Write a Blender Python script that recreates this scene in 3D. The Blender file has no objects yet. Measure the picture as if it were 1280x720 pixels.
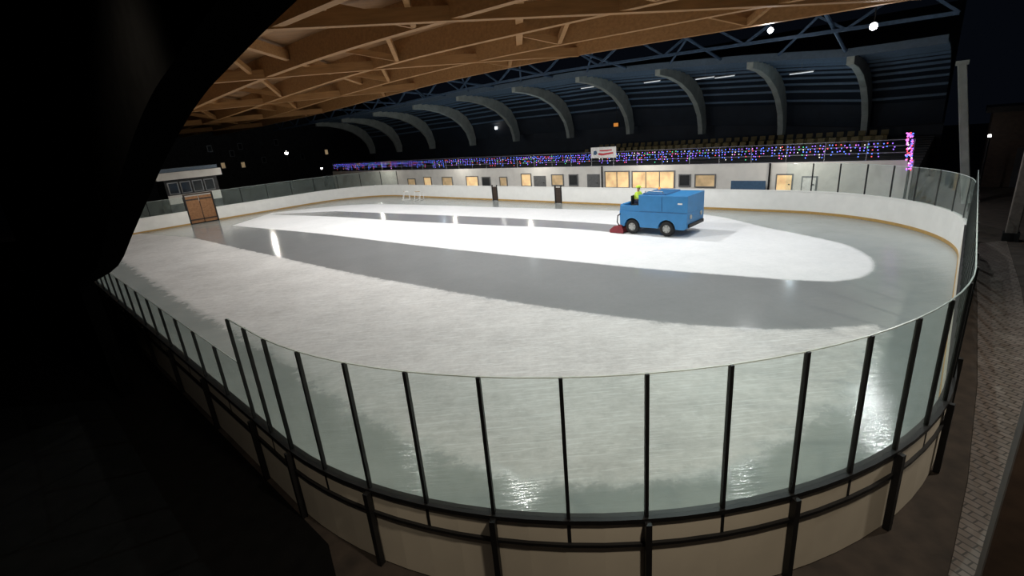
import bpy, bmesh, math, random, bisect
import numpy as np
from mathutils import Vector, Matrix
random.seed(7)
sc = bpy.context.scene
COL = sc.collection
V = Vector
F_PX = 600.0
PITCH = math.radians(18); ROLL = math.radians(5); H = 5.45
cp, sp, cr, sr = math.cos(PITCH), math.sin(PITCH), math.cos(ROLL), math.sin(ROLL)
EYE = V((0, 0, H))
PHI = math.radians(43.8)
A = V((math.cos(PHI), -math.sin(PHI), 0)); N = V((math.sin(PHI), math.cos(PHI), 0)); Z = V((0, 0, 1))
def W(a, n, z=0.0): return A*a + N*n + Z*z
def ray(px, py):
    u = (px-640)/F_PX; v = (360-py)/F_PX
    u0 = u*cr+v*sr; v0 = -u*sr+v*cr
    return V((u0, cp+sp*v0, -sp+cp*v0))
def on_z(px, py, z=0.0):
    d = ray(px, py); t = (z-H)/d.z
    return EYE+d*t
def on_n(px, py, n):
    d = ray(px, py); return EYE+d*(n/d.dot(N))
def on_a(px, py, a):
    d = ray(px, py); return EYE+d*(a/d.dot(A))
def an(p): return (p.dot(A), p.dot(N), p.z)
def interp(tab, x):
    if x <= tab[0][0]: return tab[0][1]
    for (x0, y0), (x1, y1) in zip(tab, tab[1:]):
        if x <= x1:
            t = (x-x0)/(x1-x0); return y0+(y1-y0)*t
    return tab[-1][1]
ORD = ['first','second','third','fourth','fifth','sixth','seventh','eighth','ninth','tenth','eleventh','twelfth','thirteenth','fourteenth','fifteenth','sixteenth','seventeenth','eighteenth','nineteenth','twentieth']
ORD += ['twenty-'+o for o in ORD[:9]] + ['thirtieth'] + ['thirty-'+o for o in ORD[:9]]

# ---------------------------------------------------------------- materials
def mat(name, c, rough=.6, metal=0., emit=None, es=0., var=.12, scale=6., bump=0., spec=.5, glowvar=False):
    m = bpy.data.materials.new(name); m.use_nodes = True
    nt = m.node_tree; b = nt.nodes['Principled BSDF']
    b.inputs['Roughness'].default_value = rough; b.inputs['Metallic'].default_value = metal
    b.inputs['Specular IOR Level'].default_value = spec
    tc = nt.nodes.new('ShaderNodeTexCoord'); nz = nt.nodes.new('ShaderNodeTexNoise')
    nz.inputs['Scale'].default_value = scale; nz.inputs['Detail'].default_value = 4
    nt.links.new(tc.outputs['Object'], nz.inputs['Vector'])
    rp = nt.nodes.new('ShaderNodeValToRGB')
    rp.color_ramp.elements[0].position = .3; rp.color_ramp.elements[1].position = .7
    rp.color_ramp.elements[0].color = (c[0]*(1-var), c[1]*(1-var), c[2]*(1-var), 1)
    rp.color_ramp.elements[1].color = (min(1, c[0]*(1+var)), min(1, c[1]*(1+var)), min(1, c[2]*(1+var)), 1)
    nt.links.new(nz.outputs['Fac'], rp.inputs['Fac']); nt.links.new(rp.outputs['Color'], b.inputs['Base Color'])
    if emit:
        b.inputs['Emission Color'].default_value = (*emit, 1); b.inputs['Emission Strength'].default_value = es
        if glowvar: nt.links.new(rp.outputs['Color'], b.inputs['Emission Color'])
    if bump:
        bp = nt.nodes.new('ShaderNodeBump'); bp.inputs['Strength'].default_value = bump; bp.inputs['Distance'].default_value = .02
        nt.links.new(nz.outputs['Fac'], bp.inputs['Height']); nt.links.new(bp.outputs['Normal'], b.inputs['Normal'])
    return m
def glassmat(name, tint, refl=.06, haze=.045):
    m = bpy.data.materials.new(name); m.use_nodes = True; nt = m.node_tree; nt.nodes.clear(); L = nt.links.new
    o = nt.nodes.new('ShaderNodeOutputMaterial'); mx = nt.nodes.new('ShaderNodeMixShader'); mh = nt.nodes.new('ShaderNodeMixShader')
    t = nt.nodes.new('ShaderNodeBsdfTransparent'); g = nt.nodes.new('ShaderNodeBsdfGlossy'); l = nt.nodes.new('ShaderNodeLayerWeight')
    df = nt.nodes.new('ShaderNodeBsdfDiffuse'); df.inputs['Color'].default_value = (.75,.88,.83,1)
    nz = nt.nodes.new('ShaderNodeTexNoise'); nz.inputs['Scale'].default_value = 3.; tc = nt.nodes.new('ShaderNodeTexCoord'); L(tc.outputs['Object'], nz.inputs['Vector'])
    hz = nt.nodes.new('ShaderNodeMath'); hz.operation = 'MULTIPLY'; hz.inputs[1].default_value = haze*2; L(nz.outputs['Fac'], hz.inputs[0])
    mr = nt.nodes.new('ShaderNodeMath'); mr.operation = 'MULTIPLY'; mr.inputs[1].default_value = refl*4
    t.inputs['Color'].default_value = (*tint, 1); g.inputs['Roughness'].default_value = .05
    l.inputs['Blend'].default_value = .25
    L(hz.outputs[0], mh.inputs['Fac']); L(t.outputs[0], mh.inputs[1]); L(df.outputs[0], mh.inputs[2])
    L(l.outputs['Facing'], mr.inputs[0]); L(mr.outputs[0], mx.inputs['Fac'])
    L(mh.outputs[0], mx.inputs[1]); L(g.outputs[0], mx.inputs[2]); L(mx.outputs[0], o.inputs['Surface'])
    return m
def icemat():
    m = bpy.data.materials.new('ice'); m.use_nodes = True; nt = m.node_tree; b = nt.nodes['Principled BSDF']; L = nt.links.new
    def node(t, **k):
        q = nt.nodes.new(t)
        for kk, v in k.items(): setattr(q, kk, v)
        return q
    tc = node('ShaderNodeTexCoord')
    def noise(scale, detail=6, rough=.6, rot=0., sx=1., sy=1., dist=0.):
        mp = node('ShaderNodeMapping'); mp.inputs['Rotation'].default_value = (0, 0, rot); mp.inputs['Scale'].default_value = (sx, sy, 1)
        nz = node('ShaderNodeTexNoise'); nz.inputs['Scale'].default_value = scale; nz.inputs['Detail'].default_value = detail; nz.inputs['Roughness'].default_value = rough; nz.inputs['Distortion'].default_value = dist
        L(tc.outputs['Object'], mp.inputs['Vector']); L(mp.outputs['Vector'], nz.inputs['Vector']); return nz.outputs['Fac']
    def math_(op, x, y):
        q = node('ShaderNodeMath', operation=op)
        for i, s in enumerate((x, y)):
            if isinstance(s, (int, float)): q.inputs[i].default_value = s
            else: L(s, q.inputs[i])
        return q.outputs[0]
    big = noise(.35, 6, .65); fine = noise(3., 6, .7); mott = noise(6., 10, .8); patch = noise(1.6, 9, .75)
    sc1 = noise(5., 9, .75, PHI, .6, 1.8, .8); sc2 = noise(5.5, 9, .75, -.9, .6, 1.8, .8)
    scr = math_('MULTIPLY', math_('ADD', sc1, sc2), .5)
    def ramp(f, lo, hi, p0=.38, p1=.62):
        rp = node('ShaderNodeValToRGB'); rp.color_ramp.elements[0].position = p0; rp.color_ramp.elements[1].position = p1
        rp.color_ramp.elements[0].color = (*lo, 1); rp.color_ramp.elements[1].color = (*hi, 1); L(f, rp.inputs['Fac']); return rp.outputs['Color']
    def mixc(f, x, y):
        q = node('ShaderNodeMix', data_type='RGBA')
        for i, s in ((0, f), (6, x), (7, y)):
            if isinstance(s, (int, float)): q.inputs[i].default_value = s
            elif isinstance(s, tuple): q.inputs[i].default_value = (*s, 1)
            else: L(s, q.inputs[i])
        return q.outputs[2]
    mixf = math_('ADD', math_('ADD', math_('MULTIPLY', big, .3), math_('MULTIPLY', mott, .3)), math_('ADD', math_('MULTIPLY', scr, .2), math_('MULTIPLY', patch, .2)))
    def lines(rot, sc_=5., p=.63):          # thin curving skate scratches
        l_ = noise(sc_, 1, .5, rot, .16, 3.4, .9); mr = node('ShaderNodeMapRange'); mr.inputs['From Min'].default_value = p; mr.inputs['From Max'].default_value = p+.05; L(l_, mr.inputs['Value']); return mr.outputs['Result']
    ln = math_('MAXIMUM', math_('MAXIMUM', lines(.8, 6.), lines(-.8, 7.)), lines(1.6, 6.5))
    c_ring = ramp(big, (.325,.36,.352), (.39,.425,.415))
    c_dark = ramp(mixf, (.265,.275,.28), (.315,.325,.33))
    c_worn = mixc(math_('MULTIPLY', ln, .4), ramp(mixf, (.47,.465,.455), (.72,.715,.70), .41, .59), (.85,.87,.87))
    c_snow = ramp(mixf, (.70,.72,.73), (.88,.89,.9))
    def fac(attr, w, nz, amp):
        at = node('ShaderNodeAttribute', attribute_name=attr)
        v = math_('ADD', at.outputs['Fac'], math_('MULTIPLY', math_('SUBTRACT', nz, .5), amp))
        mr = node('ShaderNodeMapRange', interpolation_type='SMOOTHSTEP'); mr.inputs['From Min'].default_value = -w; mr.inputs['From Max'].default_value = w
        L(v, mr.inputs['Value']); return mr.outputs['Result']
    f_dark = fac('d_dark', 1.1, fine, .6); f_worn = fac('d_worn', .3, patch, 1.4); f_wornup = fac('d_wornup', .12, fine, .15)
    f_worn = math_('MULTIPLY', f_worn, f_wornup)
    f_snow = fac('d_snow', .12, fine, .15); f_trail = fac('d_trail', .1, fine, .1)
    def mixv(f, x, y):
        q = node('ShaderNodeMix', data_type='FLOAT'); L(f, q.inputs[0])
        for i, s in ((2, x), (3, y)):
            if isinstance(s, (int, float)): q.inputs[i].default_value = s
            else: L(s, q.inputs[i])
        return q.outputs[0]
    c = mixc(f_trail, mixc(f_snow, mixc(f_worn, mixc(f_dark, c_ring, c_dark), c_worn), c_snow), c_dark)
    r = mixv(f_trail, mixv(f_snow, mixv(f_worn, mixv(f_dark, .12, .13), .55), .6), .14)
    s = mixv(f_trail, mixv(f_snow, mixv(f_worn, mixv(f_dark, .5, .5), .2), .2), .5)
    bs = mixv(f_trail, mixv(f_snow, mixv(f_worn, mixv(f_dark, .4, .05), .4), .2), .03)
    rip = noise(1.7, 5, .65, .1, .35, 3.4)       # shallow ridges left in the wet lap
    hgt = mixv(f_worn, rip, mixf)
    L(c, b.inputs['Base Color']); L(r, b.inputs['Roughness']); L(s, b.inputs['Specular IOR Level'])
    bp = node('ShaderNodeBump'); bp.inputs['Distance'].default_value = .03; L(bs, bp.inputs['Strength']); L(hgt, bp.inputs['Height']); L(bp.outputs['Normal'], b.inputs['Normal'])
    return m
def woodmat(name, c0, c1, ang=PHI):
    m = bpy.data.materials.new(name); m.use_nodes = True; nt = m.node_tree; b = nt.nodes['Principled BSDF']; L = nt.links.new
    tc = nt.nodes.new('ShaderNodeTexCoord'); mp = nt.nodes.new('ShaderNodeMapping'); mp.inputs['Rotation'].default_value = (0, 0, ang); mp.inputs['Scale'].default_value = (.25, 4, 4)
    nz = nt.nodes.new('ShaderNodeTexNoise'); nz.inputs['Scale'].default_value = 2.; nz.inputs['Detail'].default_value = 6
    rp = nt.nodes.new('ShaderNodeValToRGB'); rp.color_ramp.elements[0].position = .3; rp.color_ramp.elements[1].position = .7
    rp.color_ramp.elements[0].color = (*c0, 1); rp.color_ramp.elements[1].color = (*c1, 1)
    L(tc.outputs['Object'], mp.inputs['Vector']); L(mp.outputs['Vector'], nz.inputs['Vector']); L(nz.outputs['Fac'], rp.inputs['Fac']); L(rp.outputs['Color'], b.inputs['Base Color'])
    b.inputs['Roughness'].default_value = .7
    return m
M = dict(
    ice=icemat(),
    ground=mat('asphalt', (.034,.025,.019), .85, scale=3, var=.4, bump=.4),
    ground_shade=mat('ground_shade_black', (.004,.004,.004), .95, scale=3, var=.3, spec=.1),  # darkness of the unlit left ground, put into the colour
    board=mat('board_cream', (.66,.6,.49), .5, var=.05, scale=2),
    wboard=mat('board_white', (.82,.82,.79), .45, var=.04, scale=2),
    kick=mat('kick_yellow', (.45,.28,.09), .5),
    black=mat('black_steel', (.010,.010,.011), .5, .3, var=.3),
    glass=glassmat('barrier_glass', (.955,.985,.975)),
    edge=mat('glass_edge', (.6,.68,.66), .3),
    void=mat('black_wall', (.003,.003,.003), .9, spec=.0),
    plaster=mat('stand_plaster', (.76,.75,.71), .7, var=.08, scale=1.2),
    conc=mat('concrete', (.40,.44,.41), .75, var=.15, scale=2, bump=.2),
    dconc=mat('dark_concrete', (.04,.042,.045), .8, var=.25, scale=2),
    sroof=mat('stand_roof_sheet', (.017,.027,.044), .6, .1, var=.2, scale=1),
    steel=mat('blue_steel', (.07,.12,.2), .5, .2, var=.2),
    fascia=mat('fascia_blue', (.11,.16,.22), .5, var=.1),
    purlin=mat('purlin_blue', (.10,.165,.25), .5, var=.1),
    wood=woodmat('glulam', (.28,.14,.047), (.40,.205,.073)),
    ply=woodmat('roof_deck_wood', (.19,.092,.031), (.28,.14,.05), PHI),
    dwood=woodmat('dark_timber', (.03,.018,.012), (.055,.034,.022)),
    pwood=woodmat('weathered_timber', (.09,.075,.066), (.15,.125,.11)),
    gatew=woodmat('gate_wood', (.20,.09,.036), (.30,.15,.065), 0),
    blue=mat('machine_blue', (.04,.215,.48), .4, var=.06, scale=3),
    blue2=mat('machine_blue_dark', (.035,.15,.34), .4, var=.06),
    red=mat('sled_red', (.22,.02,.03), .5),
    rubber=mat('rubber', (.012,.012,.012), .8),
    hub=mat('hub_grey', (.42,.42,.4), .4),
    grey=mat('grey_metal', (.25,.26,.27), .4, .6),
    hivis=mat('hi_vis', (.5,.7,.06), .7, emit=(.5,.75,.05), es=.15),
    skin=mat('skin', (.55,.33,.24), .6, var=.05),
    navy=mat('trousers', (.02,.025,.05), .8),
    seat=mat('seat_yellow', (.17,.13,.05), .6),
    warm=mat('warm_window', (.8,.53,.27), .5, emit=(1,.6,.24), es=.65, var=.35, scale=1.2, glowvar=True),
    dimw=mat('dim_window', (.5,.36,.2), .5, emit=(1,.65,.3), es=.4, var=.4, scale=1.2, glowvar=True),
    pane=mat('dark_glass', (.02,.025,.03), .1, spec=.6),
    lampw=mat('lamp_white', (1,1,1), .5, emit=(.95,.98,1), es=60),
    lamps=mat('lamp_small', (1,1,1), .5, emit=(1,.96,.9), es=25),
    lampd=mat('lamp_street', (1,1,1), .5, emit=(1,.97,.92), es=9),
    tube=mat('tube_light', (1,1,1), .5, emit=(.9,.97,1), es=.5),
    amber=mat('amber_lamp', (1,.4,.1), .5, emit=(1,.35,.05), es=.5))
M['paint'] = mat('white_paint', (.8,.8,.78), .5)
M['bred'] = mat('banner_red', (.6,.06,.08), .6)
M['bblue'] = mat('panel_blue', (.05,.11,.2), .6)
M['bulbs'] = [mat('bulb_'+n_, c, .5, emit=c, es=e) for n_, c, e in (('violet', (.3,.14,1.), 1.8), ('blue', (.1,.2,1.), 2.0), ('red', (1.,.1,.12), 1.3), ('pink', (.9,.2,.8), 1.6), ('green', (.1,.8,.35), 1.), ('white', (.9,.85,.8), 1.2))]

def pavermat():
    m = bpy.data.materials.new('wet_pavers'); m.use_nodes = True; nt = m.node_tree; b = nt.nodes['Principled BSDF']; L = nt.links.new
    tc = nt.nodes.new('ShaderNodeTexCoord'); mp = nt.nodes.new('ShaderNodeMapping'); mp.inputs['Rotation'].default_value = (0, 0, PHI+.45)
    br = nt.nodes.new('ShaderNodeTexBrick'); br.inputs['Scale'].default_value = 2.2; br.inputs['Mortar Size'].default_value = .03; br.inputs['Mortar Smooth'].default_value = .4
    br.inputs['Color1'].default_value = (.105,.085,.073,1); br.inputs['Color2'].default_value = (.15,.125,.11,1); br.inputs['Mortar'].default_value = (.025,.02,.017,1)
    nz = nt.nodes.new('ShaderNodeTexNoise'); nz.inputs['Scale'].default_value = 1.3; nz.inputs['Detail'].default_value = 8; nz.inputs['Roughness'].default_value = .7
    rp = nt.nodes.new('ShaderNodeValToRGB'); rp.color_ramp.elements[0].position = .58; rp.color_ramp.elements[1].position = .75; rp.color_ramp.elements[1].color = (.3,.3,.3,1)
    mx = nt.nodes.new('ShaderNodeMix'); mx.data_type = 'RGBA'; mx.inputs[7].default_value = (.45,.42,.38,1)
    L(tc.outputs['Object'], mp.inputs['Vector']); L(mp.outputs['Vector'], br.inputs['Vector']); L(tc.outputs['Object'], nz.inputs['Vector']); L(nz.outputs['Fac'], rp.inputs['Fac'])
    L(rp.outputs['Color'], mx.inputs[0]); L(br.outputs['Color'], mx.inputs[6]); L(mx.outputs[2], b.inputs['Base Color'])
    b.inputs['Roughness'].default_value = .5
    return m
M['pavers'] = pavermat()

# ---------------------------------------------------------------- mesh builder
class MB:
    def __init__(s): s.v = []; s.f = []; s.m = []
    def add(s, vs, fs, mi=0):
        o = len(s.v); s.v += [V(v) for v in vs]
        for f in fs: s.f.append([o+i for i in f]); s.m.append(mi)
        return s
    def box(s, c, d, ux=V((1,0,0)), uy=V((0,1,0)), uz=Z, mi=0):
        c = V(c); x, y, z = V(ux)*d[0]/2, V(uy)*d[1]/2, V(uz)*d[2]/2
        vs = [c-x-y-z, c+x-y-z, c+x+y-z, c-x+y-z, c-x-y+z, c+x-y+z, c+x+y+z, c-x+y+z]
        return s.add(vs, [(3,2,1,0),(4,5,6,7),(0,1,5,4),(1,2,6,5),(2,3,7,6),(3,0,4,7)], mi)
    def anbox(s, a0, a1, n0, n1, z0, z1, mi=0):
        return s.box(W((a0+a1)/2, (n0+n1)/2, (z0+z1)/2), (abs(a1-a0), abs(n1-n0), abs(z1-z0)), A, N, Z, mi)
    def bar(s, p, q, w, h, up=Z, mi=0):
        p, q = V(p), V(q); d = (q-p); L = d.length; d.normalize()
        x = d.cross(V(up))
        if x.length < 1e-4: x = d.cross(V((1,0,0)))
        x.normalize(); y = x.cross(d)
        return s.box((p+q)/2, (L, w, h), d, x, y, mi)
    def tube(s, p, q, r0, r1=None, n=10, mi=0):
        r1 = r0 if r1 is None else r1
        p, q = V(p), V(q); d = (q-p).normalized(); x = d.cross(Z)
        if x.length < 1e-3: x = V((1,0,0))
        x.normalize(); y = d.cross(x)
        vs = []
        for c, r in ((p, r0), (q, r1)):
            for i in range(n):
                t = 2*math.pi*i/n; vs.append(c+x*math.cos(t)*r+y*math.sin(t)*r)
        fs = [(i, (i+1) % n, n+(i+1) % n, n+i) for i in range(n)]+[tuple(range(n-1, -1, -1)), tuple(range(n, 2*n))]
        return s.add(vs, fs, mi)
    def path(s, pts, r, n=8, mi=0):
        for p, q in zip(pts, pts[1:]): s.tube(p, q, r, r, n, mi)
        return s
    def ball(s, c, r, seg=10, rings=6, sc_=(1,1,1), mi=0):
        c = V(c); vs = [c+V((0,0,-r*sc_[2]))]
        for j in range(1, rings):
            ph = -math.pi/2+math.pi*j/rings
            for i in range(seg):
                t = 2*math.pi*i/seg
                vs.append(c+V((math.cos(ph)*math.cos(t)*r*sc_[0], math.cos(ph)*math.sin(t)*r*sc_[1], math.sin(ph)*r*sc_[2])))
        vs.append(c+V((0,0,r*sc_[2]))); fs = []
        for i in range(seg): fs.append((0, 1+(i+1) % seg, 1+i))
        for j in range(rings-2):
            for i in range(seg):
                a = 1+j*seg+i; b = 1+j*seg+(i+1) % seg; fs.append((a, b, b+seg, a+seg))
        l = len(vs)-1; o = 1+(rings-2)*seg
        for i in range(seg): fs.append((o+i, o+(i+1) % seg, l))
        return s.add(vs, fs, mi)
    def lathe(s, c, axis, prof, n=20, mi=0):
        c = V(c); d = V(axis).normalized(); x = d.cross(Z)
        if x.length < 1e-3: x = V((1,0,0))
        x.normalize(); y = d.cross(x); vs = []
        for h, r in prof:
            for i in range(n):
                t = 2*math.pi*i/n; vs.append(c+d*h+x*math.cos(t)*r+y*math.sin(t)*r)
        fs = []; k = len(prof)
        for j in range(k-1):
            for i in range(n): fs.append((j*n+i, j*n+(i+1) % n, (j+1)*n+(i+1) % n, (j+1)*n+i))
        fs.append(tuple(range(n-1, -1, -1))); fs.append(tuple(range((k-1)*n, k*n)))
        return s.add(vs, fs, mi)
    def prism(s, poly, vec, mi=0):
        k = len(poly); vec = V(vec); vs = [V(p) for p in poly]+[V(p)+vec for p in poly]
        fs = [tuple(range(k-1, -1, -1)), tuple(range(k, 2*k))]+[(i, (i+1) % k, k+(i+1) % k, k+i) for i in range(k)]
        return s.add(vs, fs, mi)
    def rings(s, vs, per, mi=0):            # consecutive closed sections of `per` points
        k = len(vs)//per
        fs = [(per*i+j, per*i+(j+1) % per, per*i+per+(j+1) % per, per*i+per+j) for i in range(k-1) for j in range(per)]
        fs += [tuple(range(per-1, -1, -1)), tuple(per*(k-1)+j for j in range(per))]
        return s.add(vs, fs, mi)
    def strip(s, pts, o0, o1, z0, z1, mi=0):
        vs = []
        for p, nn in pts:
            for o, z in ((o0, z0), (o1, z0), (o1, z1), (o0, z1)): vs.append(V((p.x, p.y, 0))+nn*o+Z*z)
        return s.rings(vs, 4, mi)
    def sweep(s, pts, side, w, h, mi=0):
        vs = []
        for p in pts:
            for o, z in ((-w/2, 0), (w/2, 0), (w/2, h), (-w/2, h)): vs.append(V(p)+V(side)*o+Z*z)
        return s.rings(vs, 4, mi)
    def build(s, name, m, parent=None, local=False, smooth=False, bevel=0., origin=None):
        me = bpy.data.meshes.new(name)
        off = V((0,0,0))
        if not local:
            if parent is not None: off = world_loc(parent)
            elif origin is not None: off = V(origin)
            else:
                xs = [v.x for v in s.v]; ys = [v.y for v in s.v]; zs = [v.z for v in s.v]
                off = V(((min(xs)+max(xs))/2, (min(ys)+max(ys))/2, min(zs)))
        me.from_pydata([v-off for v in s.v], [], s.f)
        ms = m if isinstance(m, (list, tuple)) else [m]
        for q in ms: me.materials.append(q)
        for p, i in zip(me.polygons, s.m): p.material_index = i; p.use_smooth = smooth
        bm = bmesh.new(); bm.from_mesh(me); bmesh.ops.recalc_face_normals(bm, faces=bm.faces); bm.to_mesh(me); bm.free()
        me.update()
        o = bpy.data.objects.new(name, me); COL.objects.link(o)
        if parent is not None: o.parent = parent
        elif not local: o.location = off
        if bevel:
            b = o.modifiers.new('bevel', 'BEVEL'); b.width = bevel; b.segments = 2; b.limit_method = 'ANGLE'
        return o
def world_loc(o):
    l = V(o.location)
    while o.parent: o = o.parent; l = l+V(o.location)
    return l
def tag(o, label=None, cat=None, group=None, kind=None):
    if label: o['label'] = label
    if cat: o['category'] = cat
    if group: o['group'] = group
    if kind: o['kind'] = kind
    return o
def empty(name, loc, label, cat, group=None, rz=0.):
    o = bpy.data.objects.new(name, None); COL.objects.link(o); o.location = loc; o.rotation_euler = (0, 0, rz); o.empty_display_size = .2
    return tag(o, label, cat, group)
def children(o): return [c for c in bpy.data.objects if c.parent == o]
def copy_tree(o, parent=None):
    c = o.copy(); COL.objects.link(c); c.parent = parent
    for ch in children(o): copy_tree(ch, c)
    return c
def struct(o): o['kind'] = 'structure'; return o

# ---------------------------------------------------------------- camera
cam = bpy.data.cameras.new('camera'); cam.sensor_width = 36; cam.lens = F_PX/1280*36; cam.clip_start = .05; cam.clip_end = 600
co = bpy.data.objects.new('camera', cam); COL.objects.link(co)
R0 = V((1,0,0)); U0 = V((0,sp,cp)); FW = V((0,cp,-sp))
cx = R0*cr-U0*sr; cy = R0*sr+U0*cr; cz = -FW
co.matrix_world = Matrix(((cx.x, cy.x, cz.x, 0), (cx.y, cy.y, cz.y, 0), (cx.z, cy.z, cz.z, H), (0,0,0,1)))
sc.camera = co

# ---------------------------------------------------------------- rink outline
NM, AR, NF, AL = 2.1, .3, 29.2, -49.5
poly = []; marks = {}
def line(p, q):
    L = math.dist(p, q); k = max(2, int(L/.1))
    for i in range(k): poly.append((p[0]+(q[0]-p[0])*i/k, p[1]+(q[1]-p[1])*i/k))
def arc(c, r, d0, d1):
    k = max(8, int(abs(math.radians(d1-d0))*r/.1))
    for i in range(k):
        t = math.radians(d0+(d1-d0)*i/k); poly.append((c[0]+r*math.cos(t), c[1]+r*math.sin(t)))
SEGS = [('near0', lambda: line((-8.3,NM), (-7.1,NM))), ('arc_nr', lambda: arc((-7.1,9.5), 7.4, -90, 0)), ('right', lambda: line((AR,9.5), (AR,21.9))),
        ('arc_fr', lambda: arc((-7.0,21.9), 7.3, 0, 90)), ('far', lambda: line((-7.0,NF), (-43,NF))), ('arc_fl', lambda: arc((-43,22.7), 6.5, 90, 180)),
        ('left', lambda: line((AL,22.7), (AL,8.6))), ('arc_nl', lambda: arc((-43,8.6), 6.5, 180, 270)), ('near', lambda: line((-43,NM), (-8.3,NM)))]
for nm, fn in SEGS: marks[nm] = len(poly); fn()
poly.append(poly[0]); cum = [0.]
for p, q in zip(poly, poly[1:]): cum.append(cum[-1]+math.dist(p, q))
TOT = cum[-1]; SM = {k: cum[i] for k, i in marks.items()}
def P(s):
    s = s % TOT; i = min(bisect.bisect_right(cum, s)-1, len(poly)-2)
    t = (s-cum[i])/(cum[i+1]-cum[i]); p, q = poly[i], poly[i+1]
    i0, i1 = max(i-1, 0), min(i+2, len(poly)-1)
    ta, tn = poly[i1][0]-poly[i0][0], poly[i1][1]-poly[i0][1]; l = math.hypot(ta, tn); ta /= l; tn /= l
    return W(p[0]+(q[0]-p[0])*t, p[1]+(q[1]-p[1])*t), (A*tn-N*ta)

# ---------------------------------------------------------------- ground + ice
g = MB()
g.add([W(-170,-40,-.02), W(60,-40,-.02), W(60,120,-.02), W(-170,120,-.02)], [(0,1,2,3)])
tr = [(1218,305),(1258,300),(1276,360),(1296,470),(1296,600),(1260,720),(1225,800),(1166,800),(1192,690),(1210,600),(1222,480),(1222,380)]
g.add([on_z(x, y, -.008) for x, y in tr], [tuple(range(len(tr)))], 1)
g.add([W(-60,-10,-.012), W(-3.2,-10,-.012), W(-3.2,1.,-.012), W(-6.,1.95,-.012), W(-60,1.95,-.012)], [(0,1,2,3,4)], 2)  # near-black sheet that paints shade over the left ground
struct(g.build('ground', [M['ground'], M['pavers'], M['ground_shade']]))

# ice: rings of vertices between the outline and the rink's centre line, wear stored as signed distances
per = [P(TOT*i/760)[0] for i in range(760)]; ROWS = 72
vs = []; k = len(per)
for j in range(ROWS+1):
    t = j/ROWS
    for p in per:
        a_, n_, _ = an(p); c_ = W(min(max(a_, -36.), -13.5), 15.65)
        vs.append(p.lerp(c_, t))
fs = [(j*k+i, j*k+(i+1) % k, (j+1)*k+(i+1) % k, (j+1)*k+i) for j in range(ROWS) for i in range(k)]
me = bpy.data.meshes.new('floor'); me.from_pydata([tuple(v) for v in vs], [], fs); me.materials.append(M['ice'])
xy = np.array([(v.x, v.y) for v in vs])
def sdist(px):
    pts = np.array([(q.x, q.y) for q in (on_z(x, y) for x, y in px)]); best = np.full(len(xy), 1e9); inside = np.zeros(len(xy), bool)
    for p, q in zip(pts, np.roll(pts, -1, 0)):
        d = q-p; t = np.clip(((xy-p) @ d)/max(d @ d, 1e-9), 0, 1); best = np.minimum(best, np.hypot(*(xy-p-t[:, None]*d).T))
        cnd = (p[1] > xy[:, 1]) != (q[1] > xy[:, 1]); xi = p[0]+(xy[:, 1]-p[1])*(q[0]-p[0])/((q[1]-p[1]) if abs(q[1]-p[1]) > 1e-9 else 1e-9)
        inside ^= cnd & (xy[:, 0] < xi)
    return np.where(inside, best, -best)
def smooth(px, n=4):                      # Catmull-Rom through traced points
    out = []
    for i in range(len(px)-1):
        p0 = px[max(i-1, 0)]; p1 = px[i]; p2 = px[i+1]; p3 = px[min(i+2, len(px)-1)]
        for j in range(n):
            t = j/n; out.append(tuple(.5*(2*p1[c]+(p2[c]-p0[c])*t+(2*p0[c]-5*p1[c]+4*p2[c]-p3[c])*t*t+(3*p1[c]-p0[c]-3*p2[c]+p3[c])*t**3) for c in (0, 1)))
    return out+[px[-1]]
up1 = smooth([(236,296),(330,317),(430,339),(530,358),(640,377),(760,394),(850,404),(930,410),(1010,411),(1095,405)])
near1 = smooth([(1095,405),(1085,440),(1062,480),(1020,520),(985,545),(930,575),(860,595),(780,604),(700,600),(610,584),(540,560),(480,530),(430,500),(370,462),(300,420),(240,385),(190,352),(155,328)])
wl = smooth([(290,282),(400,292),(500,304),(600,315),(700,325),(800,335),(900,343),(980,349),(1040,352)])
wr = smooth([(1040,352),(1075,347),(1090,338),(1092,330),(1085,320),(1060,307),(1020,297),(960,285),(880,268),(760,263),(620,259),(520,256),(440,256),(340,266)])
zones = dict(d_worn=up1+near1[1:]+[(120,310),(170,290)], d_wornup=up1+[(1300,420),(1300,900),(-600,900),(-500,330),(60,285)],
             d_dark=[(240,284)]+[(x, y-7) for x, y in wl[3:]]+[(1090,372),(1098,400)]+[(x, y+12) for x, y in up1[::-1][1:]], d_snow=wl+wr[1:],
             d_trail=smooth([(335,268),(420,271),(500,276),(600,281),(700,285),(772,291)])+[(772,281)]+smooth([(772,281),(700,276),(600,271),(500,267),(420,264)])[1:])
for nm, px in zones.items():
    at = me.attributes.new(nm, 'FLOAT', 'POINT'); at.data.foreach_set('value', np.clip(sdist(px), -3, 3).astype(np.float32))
me.update(); fo = bpy.data.objects.new('floor', me); COL.objects.link(fo); struct(fo)

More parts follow.
